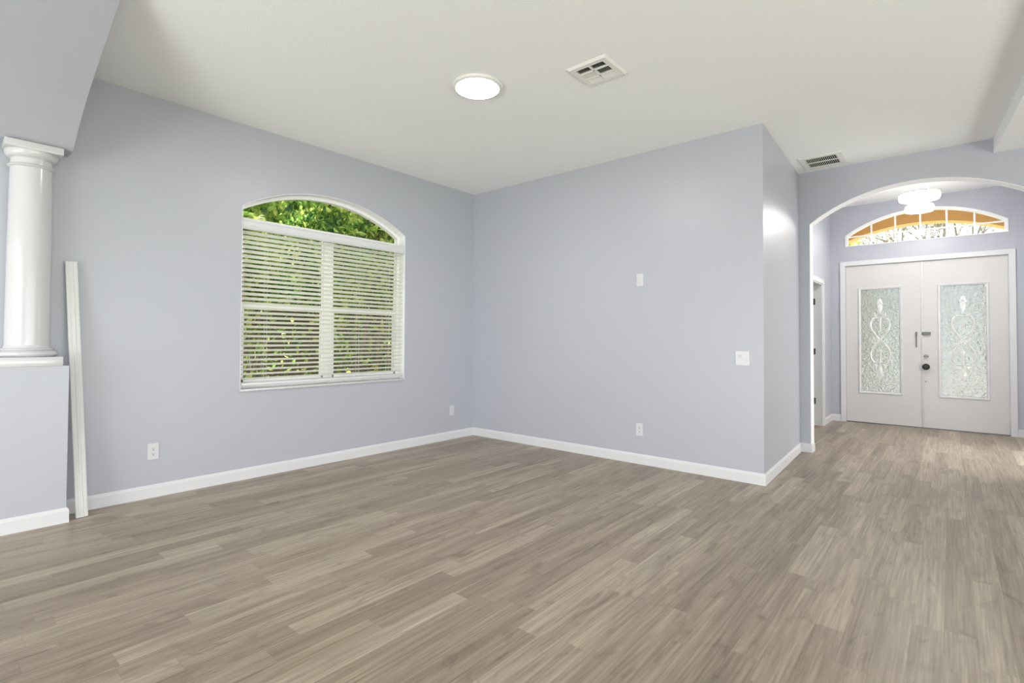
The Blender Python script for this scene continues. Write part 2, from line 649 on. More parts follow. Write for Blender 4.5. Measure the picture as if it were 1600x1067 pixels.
# right wall and rear wall of the unseen part of the room, with openings cut for the added lamps
bm = bmesh.new()
prism(bm, [(YREAR, 0), (-2.3, 0), (-2.3, 2.5), (4.9, 2.5), (4.9, 0), (YA, 0), (YA, H), (YREAR, H)], 'x', XRIGHT, XRIGHT + 0.15)
structure(finish('wall_right', bm, M['wall']))
bm = bmesh.new()
prism(bm, [(XL - WT, 0), (-4.4, 0), (-4.4, 2.5), (0.8, 2.5), (0.8, 0), (XRIGHT + 0.15, 0), (XRIGHT + 0.15, H), (XL - WT, H)], 'y', YREAR - 0.15, YREAR)
structure(finish('wall_rear', bm, M['wall']))

# half wall with the arched header above it
PX, PY0, PY1, PZ = -4.561, 0.24, 0.706, 1.057
bm = bmesh.new()
box(bm, XL, PX, PY0, PY1, 0, PZ)
structure(finish('wall_pony', bm, M['wall']), 'short grey half wall carrying the white column', 'half wall')
hd = [(XL, 2.53), (-4.60, 2.53), (-4.565, 2.548), (-4.49, 2.60), (-4.405, 2.656), (-4.22, 2.757), (-4.01, 2.851), (-3.893, 2.896), (-3.647, 2.99),
      (-3.418, 3.074), (-3.15, 3.115), (-2.8, 3.135), (-1.9, 3.14), (1.5, 3.14), (1.5, H), (XL, H)]
bm = bmesh.new()
prism(bm, hd, 'y', PY0, PY1)
structure(finish('wall_header', bm, M['wall']), 'curved grey header springing from the column capital', 'arched header')

# ---------------------------------------------------------------- baseboards
BH, BT = 0.1, 0.014


def baseboard(name, path, label, closed_ends=True):
    """path: list of (x, y) at the wall face, room on the right-hand side of travel"""
    prof = [(0, 0), (BT, 0), (BT, BH - 0.022), (BT - 0.004, BH - 0.012), (BT - 0.007, BH - 0.004), (BT - 0.010, BH), (0, BH)]
    bm = bmesh.new()
    P = [Vector(p) for p in path]
    n = len(P)
    rings = []
    for i in range(n):
        if i == 0:
            d = (P[1] - P[0]).normalized()
            nr = Vector((d.y, -d.x))
            off = nr
        elif i == n - 1:
            d = (P[-1] - P[-2]).normalized()
            off = Vector((d.y, -d.x))
        else:
            d0 = (P[i] - P[i - 1]).normalized()
            d1 = (P[i + 1] - P[i]).normalized()
            n0, n1 = Vector((d0.y, -d0.x)), Vector((d1.y, -d1.x))
            m_ = (n0 + n1).normalized()
            off = m_ / max(0.2, m_.dot(n0))
        rings.append([bm.verts.new((P[i].x + off.x * t, P[i].y + off.y * t, z)) for t, z in prof])
    k = len(prof)
    for a, b in zip(rings, rings[1:]):
        for j in range(k):
            bm.faces.new((a[j], a[(j + 1) % k], b[(j + 1) % k], b[j]))
    bm.faces.new(rings[0])
    bm.faces.new(rings[-1][::-1])
    return structure(finish(name, bm, M['trim']), label, 'baseboard')


baseboard('baseboard_left', [(XL, PY1), (XL, YB)], 'white baseboard along the window wall')
baseboard('baseboard_back', [(XL + BT, YB), (XR, YB), (XA, YA), (AC - AH, YA), (AC - AH, YA + TA)], 'white baseboard along the back wall and around its corner')
baseboard('baseboard_pony', [(XL, PY0), (PX, PY0), (PX, PY1), (XL + BT, PY1)], 'white baseboard around the half wall')
baseboard('baseboard_foyer', [(XF, CY1 + 0.075), (XF, YD), (DX0 - 0.07, YD)], 'short white baseboard beside the entry doorway')
baseboard('baseboard_arch', [(AC + AH, YA + TA), (AC + AH, YA), (XRIGHT, YA)], 'white baseboard right of the entry arch')
baseboard('baseboard_front', [(DX1 + 0.07, YD), (XFR, YD)], 'white baseboard right of the double door')

# ---------------------------------------------------------------- column
CX, CY = -4.715, 0.512
col = thing('column', 'glossy white round column standing on the grey half wall', 'column', (CX, CY, PZ))
XM = XL + 0.0015
bm = bmesh.new()
box(bm, XM, CX + 0.160, CY - 0.162, CY + 0.162, PZ, 1.118, 0.003)
finish('plinth', bm, M['column'], col, True)
bm = bmesh.new()
tor = [(0.146 + 0.010 * math.sin(math.pi * i / 8) + 0.0, 1.118 + 0.040 * i / 8) for i in range(9)]
tor = [(0.140, 1.118)] + [(0.142 + 0.016 * math.sin(math.pi * i / 8), 1.119 + 0.040 * i / 8) for i in range(9)] + [(0.132, 1.160)] + \
      [(0.130 + 0.006 * math.sin(math.pi * i / 4), 1.161 + 0.014 * i / 4) for i in range(5)] + [(0.123, 1.177), (0.118, 1.186), (0.1155, 1.196)]
lathe(bm, tor, CX, CY, 64, XM)
finish('base_moulding', bm, M['column'], col, True)
bm = bmesh.new()
sh = []
for i in range(13):
    t = i / 12
    sh.append((0.1155 - 0.0085 * t ** 1.6, 1.196 + (2.374 - 1.196) * t))
lathe(bm, sh, CX, CY, 64, XM)
finish('shaft', bm, M['column'], col, True)
bm = bmesh.new()
cp = [(0.107, 2.374)] + [(0.110 + 0.013 * math.sin(math.pi * i / 6), 2.375 + 0.020 * i / 6) for i in range(7)] + [(0.107, 2.397), (0.106, 2.434), (0.112, 2.436)] + \
     [(0.112 + 0.026 * math.sin(math.pi / 2 * i / 8), 2.438 + 0.044 * (1 - math.cos(math.pi / 2 * i / 8))) for i in range(9)]
lathe(bm, cp, CX, CY, 64, XM)
cap = finish('capital', bm, M['column'], col, True)
bm = bmesh.new()
box(bm, XM, CX + 0.141, CY - 0.145, CY + 0.145, 2.482, 2.529, 0.003)
sub('abacus', bm, M['column'], cap, True)

# ---------------------------------------------------------------- loose trim board leaning on the wall
BW = 0.068
p0 = Vector((-4.598, 0.797, 0.004))
p1 = Vector((XL + 0.022, 0.733, 1.785))
ax = (p1 - p0).normalized()
side = Vector((0, 1, 0))
side = (side - ax * side.dot(ax)).normalized()
side = (Matrix.Rotation(math.radians(-9), 3, ax) @ side)
nrm = side.cross(ax)
if nrm.x < 0:
    nrm = -nrm
prof = [(-BW / 2, 0), (-BW / 2, 0.012), (-BW / 2 + 0.004, 0.016), (-0.016, 0.016), (-0.013, 0.0135), (-0.006, 0.0135), (-0.003, 0.0155), (0.008, 0.0155),
        (0.011, 0.012), (0.022, 0.011), (BW / 2 - 0.004, 0.009), (BW / 2, 0.006), (BW / 2, 0)]
bm = bmesh.new()
Av = [bm.verts.new(p0 + side * a + nrm * b) for a, b in prof]
Bv = [bm.verts.new(p1 + side * a + nrm * b) for a, b in prof]
for i in range(len(prof)):
    j = (i + 1) % len(prof)
    bm.faces.new((Av[i], Av[j], Bv[j], Bv[i]))
f = [bm.faces.new(Av), bm.faces.new(Bv)]
tag(finish('trim_board', bm, M['board']), 'loose length of white moulding leaning on the wall beside the column', 'trim board')

# ---------------------------------------------------------------- arched window
XW = XL - 0.105       # inner face of the window frame
win = sroot('window_1', (XW, WC, WZ0), 'arched window with white frame behind the blind', 'window')
HWI = (WY1 - WY0) / 2
bm = bmesh.new()
o_ = [(WY0, WZ0)] + arc(WC, HWI, WSP, WRISE, 32) + [(WY1, WZ0)]
i_ = [(WY0 + 0.050, WZ0 + 0.06)] + arc(WC, HWI, WSP, WRISE, 32, 0.034) + [(WY1 - 0.050, WZ0 + 0.06)]
prism(bm, o_ + [(WY0, WZ0 + 0.001), (WY0 + 0.05, WZ0 + 0.06)] + i_[1:-1][::-1][::-1] + [(WY1 - 0.05, WZ0 + 0.06)], 'x', XW - 0.05, XW) if False else None
# frame ring: jambs, arch head and bottom rail
for k in range(len(o_) - 1):
    a, b, c, d = o_[k], o_[k + 1], i_[k + 1], i_[k]
    prism(bm, [a, b, c, d], 'x', XW - 0.055, XW)
prism(bm, [o_[0], i_[0], i_[-1], o_[-1]], 'x', XW - 0.055, XW)
finish('frame', bm, M['vinyl'], win)
bm = bmesh.new()
box(bm, XW - 0.052, XW + 0.006, WC - 0.052, WC + 0.052, WZ0 + 0.06, 2.335, 0.003)
finish('mullion', bm, M['vinyl'], win, True)
bm = bmesh.new()
box(bm, XW - 0.050, XW + 0.004, WY0 + 0.05, WY1 - 0.05, 2.30, 2.345, 0.003)
finish('transom_bar', bm, M['vinyl'], win, True)
for a, b in ((WY0 + 0.05, WC - 0.052), (WC + 0.052, WY1 - 0.05)):
    bm = bmesh.new()
    box(bm, XW - 0.045, XW + 0.002, a, b, 1.513, 1.568, 0.003)
    finish('meeting_rail', bm, M['vinyl'], win, True)
    bm = bmesh.new()
    box(bm, XW - 0.045, XW - 0.002, a, a + 0.018, WZ0 + 0.06, 1.513)
    box(bm, XW - 0.045, XW - 0.002, b - 0.018, b, WZ0 + 0.06, 1.513)
    box(bm, XW - 0.045, XW - 0.002, a, b, WZ0 + 0.06, WZ0 + 0.085)
    finish('sash', bm, M['vinyl'], win)
    bm = bmesh.new()
    box(bm, XW - 0.032, XW - 0.028, a, b, WZ0 + 0.06, 2.30)
    finish('pane', bm, M['glass'], win)
bm = bmesh.new()
prism(bm, [(WY0 + 0.05, 2.345)] + arc(WC, HWI, WSP, WRISE, 32, 0.034) + [(WY1 - 0.05, 2.345)], 'x', XW - 0.032, XW - 0.028)
finish('pane', bm, M['glass'], win)

bm = bmesh.new()
box(bm, XW, XL + 0.016, WY0 - 0.004, WY1 + 0.010, 0.776, WZ0 + 0.004, 0.004)
structure(finish('trim_4', bm, M['sill'], None, True), 'grey marble sill under the arched window', 'window sill')

# horizontal blind
XB = XL - 0.030
BY0, BY1 = WY0 + 0.008, WY1 - 0.012
bl = thing('window_blind', 'white horizontal slat blind hanging in the arched window', 'blind', (XB, WC, 2.31))
bm = bmesh.new()
vp = [(XL - 0.052, 2.226), (XL - 0.012, 2.226), (XL - 0.010, 2.232), (XL - 0.004, 2.240), (XL - 0.003, 2.252), (XL - 0.008, 2.258), (XL - 0.008, 2.292), (XL - 0.003, 2.298),
      (XL - 0.002, 2.308), (XL - 0.052, 2.308)]
prism(bm, vp, 'y', BY0, BY1)
finish('valance', bm, M['trim'], bl)
bm = bmesh.new()
ns, z_top, z_bot = 32, 2.196, 0.886
tilt = math.radians(21)
for k in range(ns):
    z = z_top + (z_bot - z_top) * k / (ns - 1)
    for (y0, y1) in ((BY0 + 0.004, BY1 - 0.004),):
        prev = None
        rows = []
        for j in range(7):
            s = (j / 6 - 0.5)
            dx, dz = s * 0.050, 0.0022 * (1 - (2 * s) ** 2)
            x = dx * math.cos(tilt) - dz * math.sin(tilt)
            zz = dx * math.sin(tilt) + dz * math.cos(tilt)
            rows.append((XB + x, z + zz))
        poly = rows + [(a - 0.0022 * -math.sin(tilt), b - 0.0026) for a, b in reversed(rows)]
        prism(bm, poly, 'y', y0, y1)
finish('slats', bm, M['slat'], bl)
bm = bmesh.new()
box(bm, XB - 0.025, XB + 0.025, BY0 + 0.004, BY1 - 0.004, 0.826, 0.848, 0.004)
finish('bottom_rail', bm, M['trim'], bl, True)
for yc in (BY0 + 0.22, WC - 0.12, WC + 0.30, BY1 - 0.20):
    bm = bmesh.new()
    for dx in (-0.026, 0.026):
        tube(bm, (XB + dx, yc, 0.846), (XB + dx, yc, 2.23), 0.0011, 6)
    finish('ladder_cord', bm, M['cord'], bl)

# ---------------------------------------------------------------- front double door
trimroot = sroot('trim_5', (TC, YD, 0), 'white casing and jambs around the front double door', 'door casing')
bm = bmesh.new()
cw = 0.068
prism(bm, [(DX0 - cw, 0), (DX0, 0), (DX0, DZ), (DX1, DZ), (DX1, 0), (DX1 + cw, 0), (DX1 + cw, DZ + cw), (DX0 - cw, DZ + cw)], 'y', YD - 0.020, YD)
finish('casing', bm, M['trim'], trimroot)
bm = bmesh.new()
prism(bm, [(DX0 - 0.02, 0), (DX0, 0), (DX0, DZ), (DX1, DZ), (DX1, 0), (DX1 + 0.02, 0), (DX1 + 0.02, DZ + 0.02), (DX0 - 0.02, DZ + 0.02)], 'y', YD, YD + 0.15)
finish('jamb', bm, M['trim'], trimroot)
bm = bmesh.new()
box(bm, DX0, DX1, YD + 0.02, YD + 0.15, 0.0, 0.012, 0.003)
finish('threshold', bm, M['steel'], trimroot)

ORN = None


def strip(bm, pts, w, y, h=0.008, taper=False):
    """raised strip of width w following pts (x, z) on the glass plane y, toward -y"""
    n = len(pts)
    P = [Vector(p) for p in pts]
    sec = []
    for i in range(n):
        d = (P[min(i + 1, n - 1)] - P[max(i - 1, 0)]).normalized()
        nn = Vector((-d.y, d.x))
        ww = w / 2
        if taper and (i == 0 or i == n - 1):
            ww *= 0.35
        a, b = P[i] + nn * ww, P[i] - nn * ww
        sec.append([bm.verts.new((a.x, y, a.y)), bm.verts.new((P[i].x, y - h, P[i].y)), bm.verts.new((b.x, y, b.y))])
    for s, t in zip(sec, sec[1:]):
        for j in range(2):
            bm.faces.new((s[j], s[j + 1], t[j + 1], t[j]))
        bm.faces.new((s[2], s[0], t[0], t[2]))
    bm.faces.new(sec[0])
    bm.faces.new(sec[-1][::-1])


def gem(bm, pts, y, h=0.010):
    """faceted lozenge from an outline (x, z)"""
    c = Vector((sum(p[0] for p in pts) / len(pts), sum(p[1] for p in pts) / len(pts)))
    V = [bm.verts.new((p[0], y, p[1])) for p in pts]
    m_ = bm.verts.new((c.x, y - h, c.y))
    for i in range(len(V)):
        bm.faces.new((V[i], V[(i + 1) % len(V)], m_))
    bm.faces.new(V[::-1])


def smooth_path(pts, n=8):
    out = []
    P = [Vector(p) for p in pts]
    for i in range(len(P) - 1):
        a = P[max(i - 1, 0)]
        b, c = P[i], P[i + 1]
        d = P[min(i + 2, len(P) - 1)]
        for k in range(n):
            t = k / n
            out.append(0.5 * ((2 * b) + (c - a) * t + (2 * a - 5 * b + 4 * c - d) * t * t + (3 * b - a - 3 * c + d) * t ** 3))
    out.append(P[-1])
    return out


def ornament(bm, xc, ztop, gw, gh, y):
    """woven bevel ornament; (px, py) are measured off the glass: 347 wide, 945 high"""
    kx, kz = gw / 347.0, gh / 945.0

    def q(px, py):
        return (xc + px * kx, ztop - (py - 85) * kz)
    # tip blossom
    gem(bm, [q(0, 168), q(16, 186), q(27, 218), q(24, 232), q(0, 206), q(-24, 232), q(-27, 218), q(-16, 186)], y)
    gem(bm, [q(0, 212), q(24, 240), q(20, 276), q(0, 318), q(-20, 276), q(-24, 240)], y)
    for s in (-1, 1):
        gem(bm, [q(s * 46, 288), q(s * 60, 338), q(s * 30, 336)], y)
        strip(bm, [q(s * 58, 350), q(s * 34, 347), q(s * 8, 352)], 0.020, y)
        strip(bm, smooth_path([q(s * 58, 350), q(s * 80, 380), q(s * 86, 415), q(s * 74, 460), q(s * 40, 506), q(0, 548), q(-s * 42, 592), q(-s * 76, 640),
                               q(-s * 86, 685), q(-s * 80, 725), q(-s * 60, 756)]), 0.026, y)
        strip(bm, [q(s * 60, 760), q(s * 34, 766), q(s * 10, 760)], 0.020, y)
        # woven centre
        for k in (1, 2):
            strip(bm, [q(s * (18 + 22 * k), 505 + 8 * k), q(-s * (40 - 22 * k), 585 + 6 * k)], 0.013, y, 0.006)
            strip(bm, [q(s * (48 + 20 * k), 516 + 12 * k), q(s * (22 + 24 * k), 552 + 8 * k)], 0.014, y, 0.006)
            strip(bm, [q(s * (20 + 24 * k), 556), q(s * (48 + 14 * k), 594 - 6 * k)], 0.014, y, 0.006)
        gem(bm, [q(s * 78, 551), q(s * 92, 540), q(s * 108, 551), q(s * 92, 562)], y, 0.007)
        gem(bm, [q(s * 58, 776), q(s * 20, 776), q(s * 42, 850)], y)
    strip(bm, [q(0, 352), q(0, 478)], 0.026, y)
    gem(bm, [q(0, 630), q(11, 652), q(7, 690), q(8, 762), q(-8, 762), q(-7, 690), q(-11, 652)], y)
    gem(bm, [q(0, 776), q(18, 820), q(26, 856), q(18, 890), q(0, 905), q(-18, 890), q(-26, 856), q(-18, 820)], y)


def door_leaf(name, label, xa, xb, gc):
    root = sroot(name, ((xa + xb) / 2, YD + 0.030, 0.012), label, 'door')
    yf, yb = YD + 0.022, YD + 0.066
    gw, g0, g1 = 0.478, 0.484, 2.032
    ga, gb = gc - gw / 2, gc + gw / 2
    bm = bmesh.new()
    for (a, b, c, d) in ((xa, ga, 0.014, DZ - 0.004), (gb, xb, 0.014, DZ - 0.004), (ga, gb, 0.014, g0), (ga, gb, g1, DZ - 0.004)):
        box(bm, a, b, yf, yb, c, d)
    finish('door_panel', bm, M['door'], root)
    bm = bmesh.new()
    t = 0.036
    prof = [(t, 0.0), (t, -0.006), (t * 0.72, -0.014), (t * 0.40, -0.010), (t * 0.15, -0.006), (0, 0.004)]
    cors = [(ga, g0, -1, -1), (gb, g0, 1, -1), (gb, g1, 1, 1), (ga, g1, -1, 1)]
    rings = [[bm.verts.new((x + sx * (o - 0.004), yf + dy, z + sz * (o - 0.004))) for o, dy in prof] for x, z, sx, sz in cors]
    for i in range(4):
        a, b = rings[i], rings[(i + 1) % 4]
        for j in range(len(prof) - 1):
            bm.faces.new((a[j], a[j + 1], b[j + 1], b[j]))
    finish('glass_frame', bm, M['trim'], root)
    bm = bmesh.new()
    box(bm, ga, gb, yf + 0.018, yf + 0.026, g0, g1)
    pane = finish('glass', bm, M['obscure'], root)
    bm = bmesh.new()
    ornament(bm, gc, g1, gw, g1 - g0, yf + 0.0175)
    sub('glass_ornament', bm, M['bevel'], pane)
    return root, yf


DM = -0.331
d1, yf = door_leaf('door_1', 'left leaf of the white front double door', DX0 + 0.003, DM - 0.002, -0.816)
d2, yf = door_leaf('door_2', 'right leaf of the white front double door with the locks', DM + 0.002, DX1 - 0.003, 0.125)
# T-astragal down the seam
bm = bmesh.new()
box(bm, DM - 0.002, DM + 0.030, yf - 0.006, yf, 0.014, DZ - 0.004, 0.002)
finish('astragal', bm, M['door'], d2, True)
# swing-bar guard on the left leaf
bm = bmesh.new()
box(bm, -0.394, -0.374, yf - 0.006, yf, 1.325, 1.385, 0.002)
tube(bm, (-0.384, yf - 0.016, 1.372), (-0.384, yf - 0.016, 1.162), 0.0065, 10)
tube(bm, (-0.384, yf - 0.016, 1.340), (-0.384, yf - 0.002, 1.340), 0.009, 10)
tube(bm, (-0.384, yf - 0.016, 1.170), (-0.384, yf - 0.002, 1.170), 0.008, 10)
finish('swing_bar', bm, M['steel'], d1, True)['label'] = 'satin nickel swing bar'
# catch on the right leaf
bm = bmesh.new()
box(bm, -0.322, -0.222, yf - 0.013, yf - 0.006, 1.338, 1.382, 0.002)
box(bm, -0.318, -0.230, yf - 0.030, yf - 0.013, 1.340, 1.358, 0.003)
finish('latch_catch', bm, M['steel'], d2, True)['label'] = 'dark satin latch catch'
bm = bmesh.new()
tube(bm, (-0.277, yf, 1.032), (-0.277, yf - 0.014, 1.032), 0.030, 24)
dp = finish('deadbolt', bm, M['steel'], d2, True)
bm = bmesh.new()
box(bm, -0.301, -0.253, yf - 0.030, yf - 0.014, 1.026, 1.039, 0.003)
sub('thumb_turn', bm, M['steel'], dp, True)
bm = bmesh.new()
tube(bm, (-0.279, yf, 0.884), (-0.279, yf - 0.008, 0.884), 0.043, 32)
for i in range(1):
    r0 = [(0.016, 0.008), (0.016, 0.026), (0.030, 0.034), (0.042, 0.046), (0.044, 0.058), (0.036, 0.068), (0.018, 0.072)]
    rr = []
    for r, d in r0:
        rr.append([bm.verts.new((-0.279 + r * math.cos(2 * math.pi * k / 32), yf - d, 0.884 + r * math.sin(2 * math.pi * k / 32))) for k in range(32)])
    for a, b in zip(rr, rr[1:]):
        for k in range(32):
            bm.faces.new((a[k], a[(k + 1) % 32], b[(k + 1) % 32], b[k]))
    bm.faces.new(rr[0])
    bm.faces.new(rr[-1][::-1])
finish('knob', bm, M['black'], d2, True)['label'] = 'round black door knob'
bm = bmesh.new()
tube(bm, (-0.284, yf, 0.672), (-0.284, yf - 0.006, 0.672), 0.010, 16)
finish('bolt_cap', bm, M['steel'], d2, True)

# ---------------------------------------------------------------- fan-shaped window above the door
tr = sroot('window_2', (TC, YD, TZ0), 'arched window of small panes above the front double door', 'window')
bm = bmesh.new()
o_ = [(TC - TH, TZ0)] + arc(TC, TH, TSP, TRISE, 32) + [(TC + TH, TZ0)]
i_ = [(TC - TH + 0.036, TZ0 + 0.010)] + arc(TC, TH, TSP, TRISE, 32, 0.036) + [(TC + TH - 0.036, TZ0 + 0.010)]
for k in range(len(o_) - 1):
    prism(bm, [o_[k], o_[k + 1], i_[k + 1], i_[k]], 'y', YD - 0.012, YD + 0.07)
prism(bm, [o_[0], i_[0], i_[-1], o_[-1]], 'y', YD - 0.012, YD + 0.07)
finish('frame', bm, M['vinyl'], tr)


def arch_z(x, inset=0.036):
    R = (TH * TH + TRISE * TRISE) / (2 * TRISE)
    zc = TSP + TRISE - R
    return zc + math.sqrt(max(0, (R - inset) ** 2 - (x - TC) ** 2))


for k in (-2, -1, 0, 1, 2):
    x = TC + k * 0.292
    bm = bmesh.new()
    prism(bm, [(x - 0.011, TZ0 + 0.01), (x + 0.011, TZ0 + 0.01), (x + 0.011, arch_z(x + 0.011) + 0.003), (x - 0.011, arch_z(x - 0.011) + 0.003)], 'y', YD + 0.020, YD + 0.045)
    finish('muntin', bm, M['vinyl'], tr)
bm = bmesh.new()
box(bm, TC - TH + 0.036, TC + TH - 0.036, YD + 0.021, YD + 0.044, 2.853, 2.873)
finish('muntin', bm, M['vinyl'], tr)
bm = bmesh.new()
prism(bm, i_, 'y', YD + 0.030, YD + 0.034)
finish('pane', bm, M['glass'], tr)

# ---------------------------------------------------------------- side doorway of the entry
tc_ = sroot('trim_6', (XF, CY1, 0), 'white casing of the open side doorway in the entry', 'door casing')
bm = bmesh.new()
prism(bm, [(CY0 - 0.065, 0), (CY0, 0), (CY0, CZ), (CY1, CZ), (CY1, 0), (CY1 + 0.065, 0), (CY1 + 0.065, CZ + 0.065), (CY0 - 0.065, CZ + 0.065)], 'x', XF, XF + 0.017)
finish('casing', bm, M['trim'], tc_)
bm = bmesh.new()
prism(bm, [(CY0, 0), (CY0 + 0.016, 0), (CY0 + 0.016, CZ - 0.016), (CY1 - 0.016, CZ - 0.016), (CY1 - 0.016, 0), (CY1, 0), (CY1, CZ), (CY0, CZ)], 'x', XF - 0.125, XF + 0.002)
finish('jamb', bm, M['trim'], tc_)
d3 = sroot('door_3', (XF - 0.13, CY1 - 0.03, 0.01), 'white side door standing open into the next room', 'door')
bm = bmesh.new()
box(bm, XF - 0.90, XF - 0.128, CY1 - 0.052, CY1 - 0.017, 0.012, CZ - 0.02, 0.002)
finish('door_panel', bm, M['door'], d3)
for z in (0.36, 1.09, 1.83):
    bm = bmesh.new()
    box(bm, XF - 0.122, XF - 0.088, CY1 - 0.0195, CY1 - 0.016, z - 0.045, z + 0.045, 0.001)
    tube(bm, (XF - 0.126, CY1 - 0.022, z - 0.047), (XF - 0.126, CY1 - 0.022, z + 0.047), 0.007, 10)
    finish('hinge', bm, M['steel'], d3, True)['label'] = 'grey steel hinge'

# ---------------------------------------------------------------- wall plates


def place(root_name, label, cat, origin, u, n_, group=None):
    """returns (thing, map) where map(a, b, d) is a along u, b up, d out of the wall"""
    t = thing(root_name, label, cat, origin, group)
    o, u, n_ = Vector(origin), Vector(u), Vector(n_)
    return t, lambda a, b, d: o + u * a + Vector((0, 0, 1)) * b + n_ * d


def pbox(bm, mp, a0, a1, b0, b1, d0, d1, bev=0.0):
    cs = [mp(a, b, d) for d in (d0, d1) for (a, b) in ((a0, b0), (a1, b0), (a1, b1), (a0, b1))]
    v = [bm.verts.new(c) for c in cs]
    fs = [bm.faces.new([v[i] for i in q]) for q in ((0, 1, 2, 3), (4, 5, 6, 7), (0, 1, 5, 4), (1, 2, 6, 5), (2, 3, 7, 6), (3, 0, 4, 7))]
    if bev:
        bmesh.ops.bevel(bm, geom=list({e for f in fs for e in f.edges}), offset=bev, segments=2, affect='EDGES')


def outlet(label, origin, u, n_, w=0.076, h=0.126):
    t, mp = place('wall_outlet', label, 'outlet', origin, u, n_)
    bm = bmesh.new()
    pbox(bm, mp, -w / 2, w / 2, -h / 2, h / 2, 0.0005, 0.006, 0.002)
    finish('cover_plate', bm, M['plate'], t, True)
    for s in (-1, 1):
        bm = bmesh.new()
        pbox(bm, mp, -0.0165, 0.0165, s * 0.0195 - 0.014, s * 0.0195 + 0.014, 0.006, 0.0085, 0.001)
        r = finish('receptacle', bm, M['plate'], t, True)
        bm = bmesh.new()
        for a, hh in ((-0.0075, 0.0045), (0.0055, 0.0035)):
            pbox(bm, mp, a, a + 0.0028, s * 0.0195 + 0.002 - hh + 0.002, s * 0.0195 + 0.002 + hh + 0.002, 0.0084, 0.0089)
        pbox(bm, mp, -0.003, 0.003, s * 0.0195 - 0.0105, s * 0.0195 - 0.0048, 0.0084, 0.0089)
        sub('slots', bm, M['slot'], r)
    bm = bmesh.new()
    pbox(bm, mp, -0.003, 0.003, -0.003, 0.003, 0.006, 0.0072)
    finish('screw', bm, M['plate'], t)
    return t


outlet('white outlet low on the window wall, nearest the column', (XL, 1.253, 0.358), (0, 1, 0), (1, 0, 0))
outlet('white outlet low on the window wall, right of the window near the corner', (XL, 4.420, 0.357), (0, 1, 0), (1, 0, 0), 0.073, 0.12)
outlet('white outlet low on the back wall, under the upper plate', (-2.402, YB, 0.345), (1, 0, 0), (0, -1, 0))

t, mp = place('wall_plate', 'small white upper plate alone in the middle of the back wall', 'wall plate', (-2.397, YB, 1.857), (1, 0, 0), (0, -1, 0))
bm = bmesh.new()
pbox(bm, mp, -0.038, 0.038, -0.063, 0.063, 0.0005, 0.006, 0.002)
finish('cover_plate', bm, M['plate'], t, True)
bm = bmesh.new()
pbox(bm, mp, -0.017, 0.017, -0.033, 0.033, 0.006, 0.0085, 0.001)
finish('insert', bm, M['plate'], t, True)
bm = bmesh.new()
pbox(bm, mp, -0.010, 0.012, -0.035, -0.0335, 0.006, 0.0075)
finish('tab', bm, M['slot'], t)

t, mp = place('light_switch', 'square white double light switch near the outer wall corner', 'light switch', (-1.410, YB, 1.091), (1, 0, 0), (0, -1, 0))
bm = bmesh.new()
pbox(bm, mp, -0.060, 0.060, -0.0625, 0.0625, 0.0005, 0.0065, 0.002)
finish('cover_plate', bm, M['plate'], t, True)
for s in (-1, 1):
    bm = bmesh.new()
    pbox(bm, mp, s * 0.0235 - 0.0165, s * 0.0235 + 0.0165, -0.0335, 0.0335, 0.0064, 0.0078, 0.0006)
    rk = finish('switch_frame', bm, M['plate'], t)
    bm = bmesh.new()
    a0 = s * 0.0235
    pts = [(a0 - 0.0145, -0.031, 0.0078), (a0 + 0.0145, -0.031, 0.0078), (a0 + 0.0145, 0.0, 0.0096 if s > 0 else 0.0082), (a0 - 0.0145, 0.0, 0.0096 if s > 0 else 0.0082),
           (a0 - 0.0145, 0.031, 0.0120 if s < 0 else 0.0080), (a0 + 0.0145, 0.031, 0.0120 if s < 0 else 0.0080)]
    if s > 0:
        pts[0] = (a0 - 0.0145, -0.031, 0.0122)
        pts[1] = (a0 + 0.0145, -0.031, 0.0122)
    V = [bm.verts.new(mp(*p)) for p in pts]
    Bv = [bm.verts.new(mp(p[0], p[1], 0.0070)) for p in pts]
    bm.faces.new((V[0], V[1], V[2], V[3]))
    bm.faces.new((V[3], V[2], V[5], V[4]))
    for i, j in ((0, 1), (1, 2), (2, 5), (5, 4), (4, 3), (3, 0)):
        bm.faces.new((V[i], V[j], Bv[j], Bv[i]))
    sub('rocker', bm, M['plate'], rk)

# ---------------------------------------------------------------- ceiling disc light
LX, LY = -2.690, 2.735
t = thing('ceiling_light', 'round flush white disc light glowing on the main ceiling', 'ceiling light', (LX, LY, H))
bm = bmesh.new()
lathe(bm, [(0.150, H - 0.0005), (0.186, H - 0.0005), (0.189, H - 0.006), (0.187, H - 0.016), (0.178, H - 0.022), (0.164, H - 0.023), (0.160, H - 0.018), (0.150, H - 0.016)], LX, LY, 64)
finish('rim', bm, M['vent'], t, True)
bm = bmesh.new()
lathe(bm, [(0.150, H - 0.0155), (0.161, H - 0.019), (0.162, H - 0.0235), (0.130, H - 0.0265), (0.06, H - 0.028)], LX, LY, 64)
finish('diffuser', bm, M['led'], t, True)

# ---------------------------------------------------------------- square supply vent


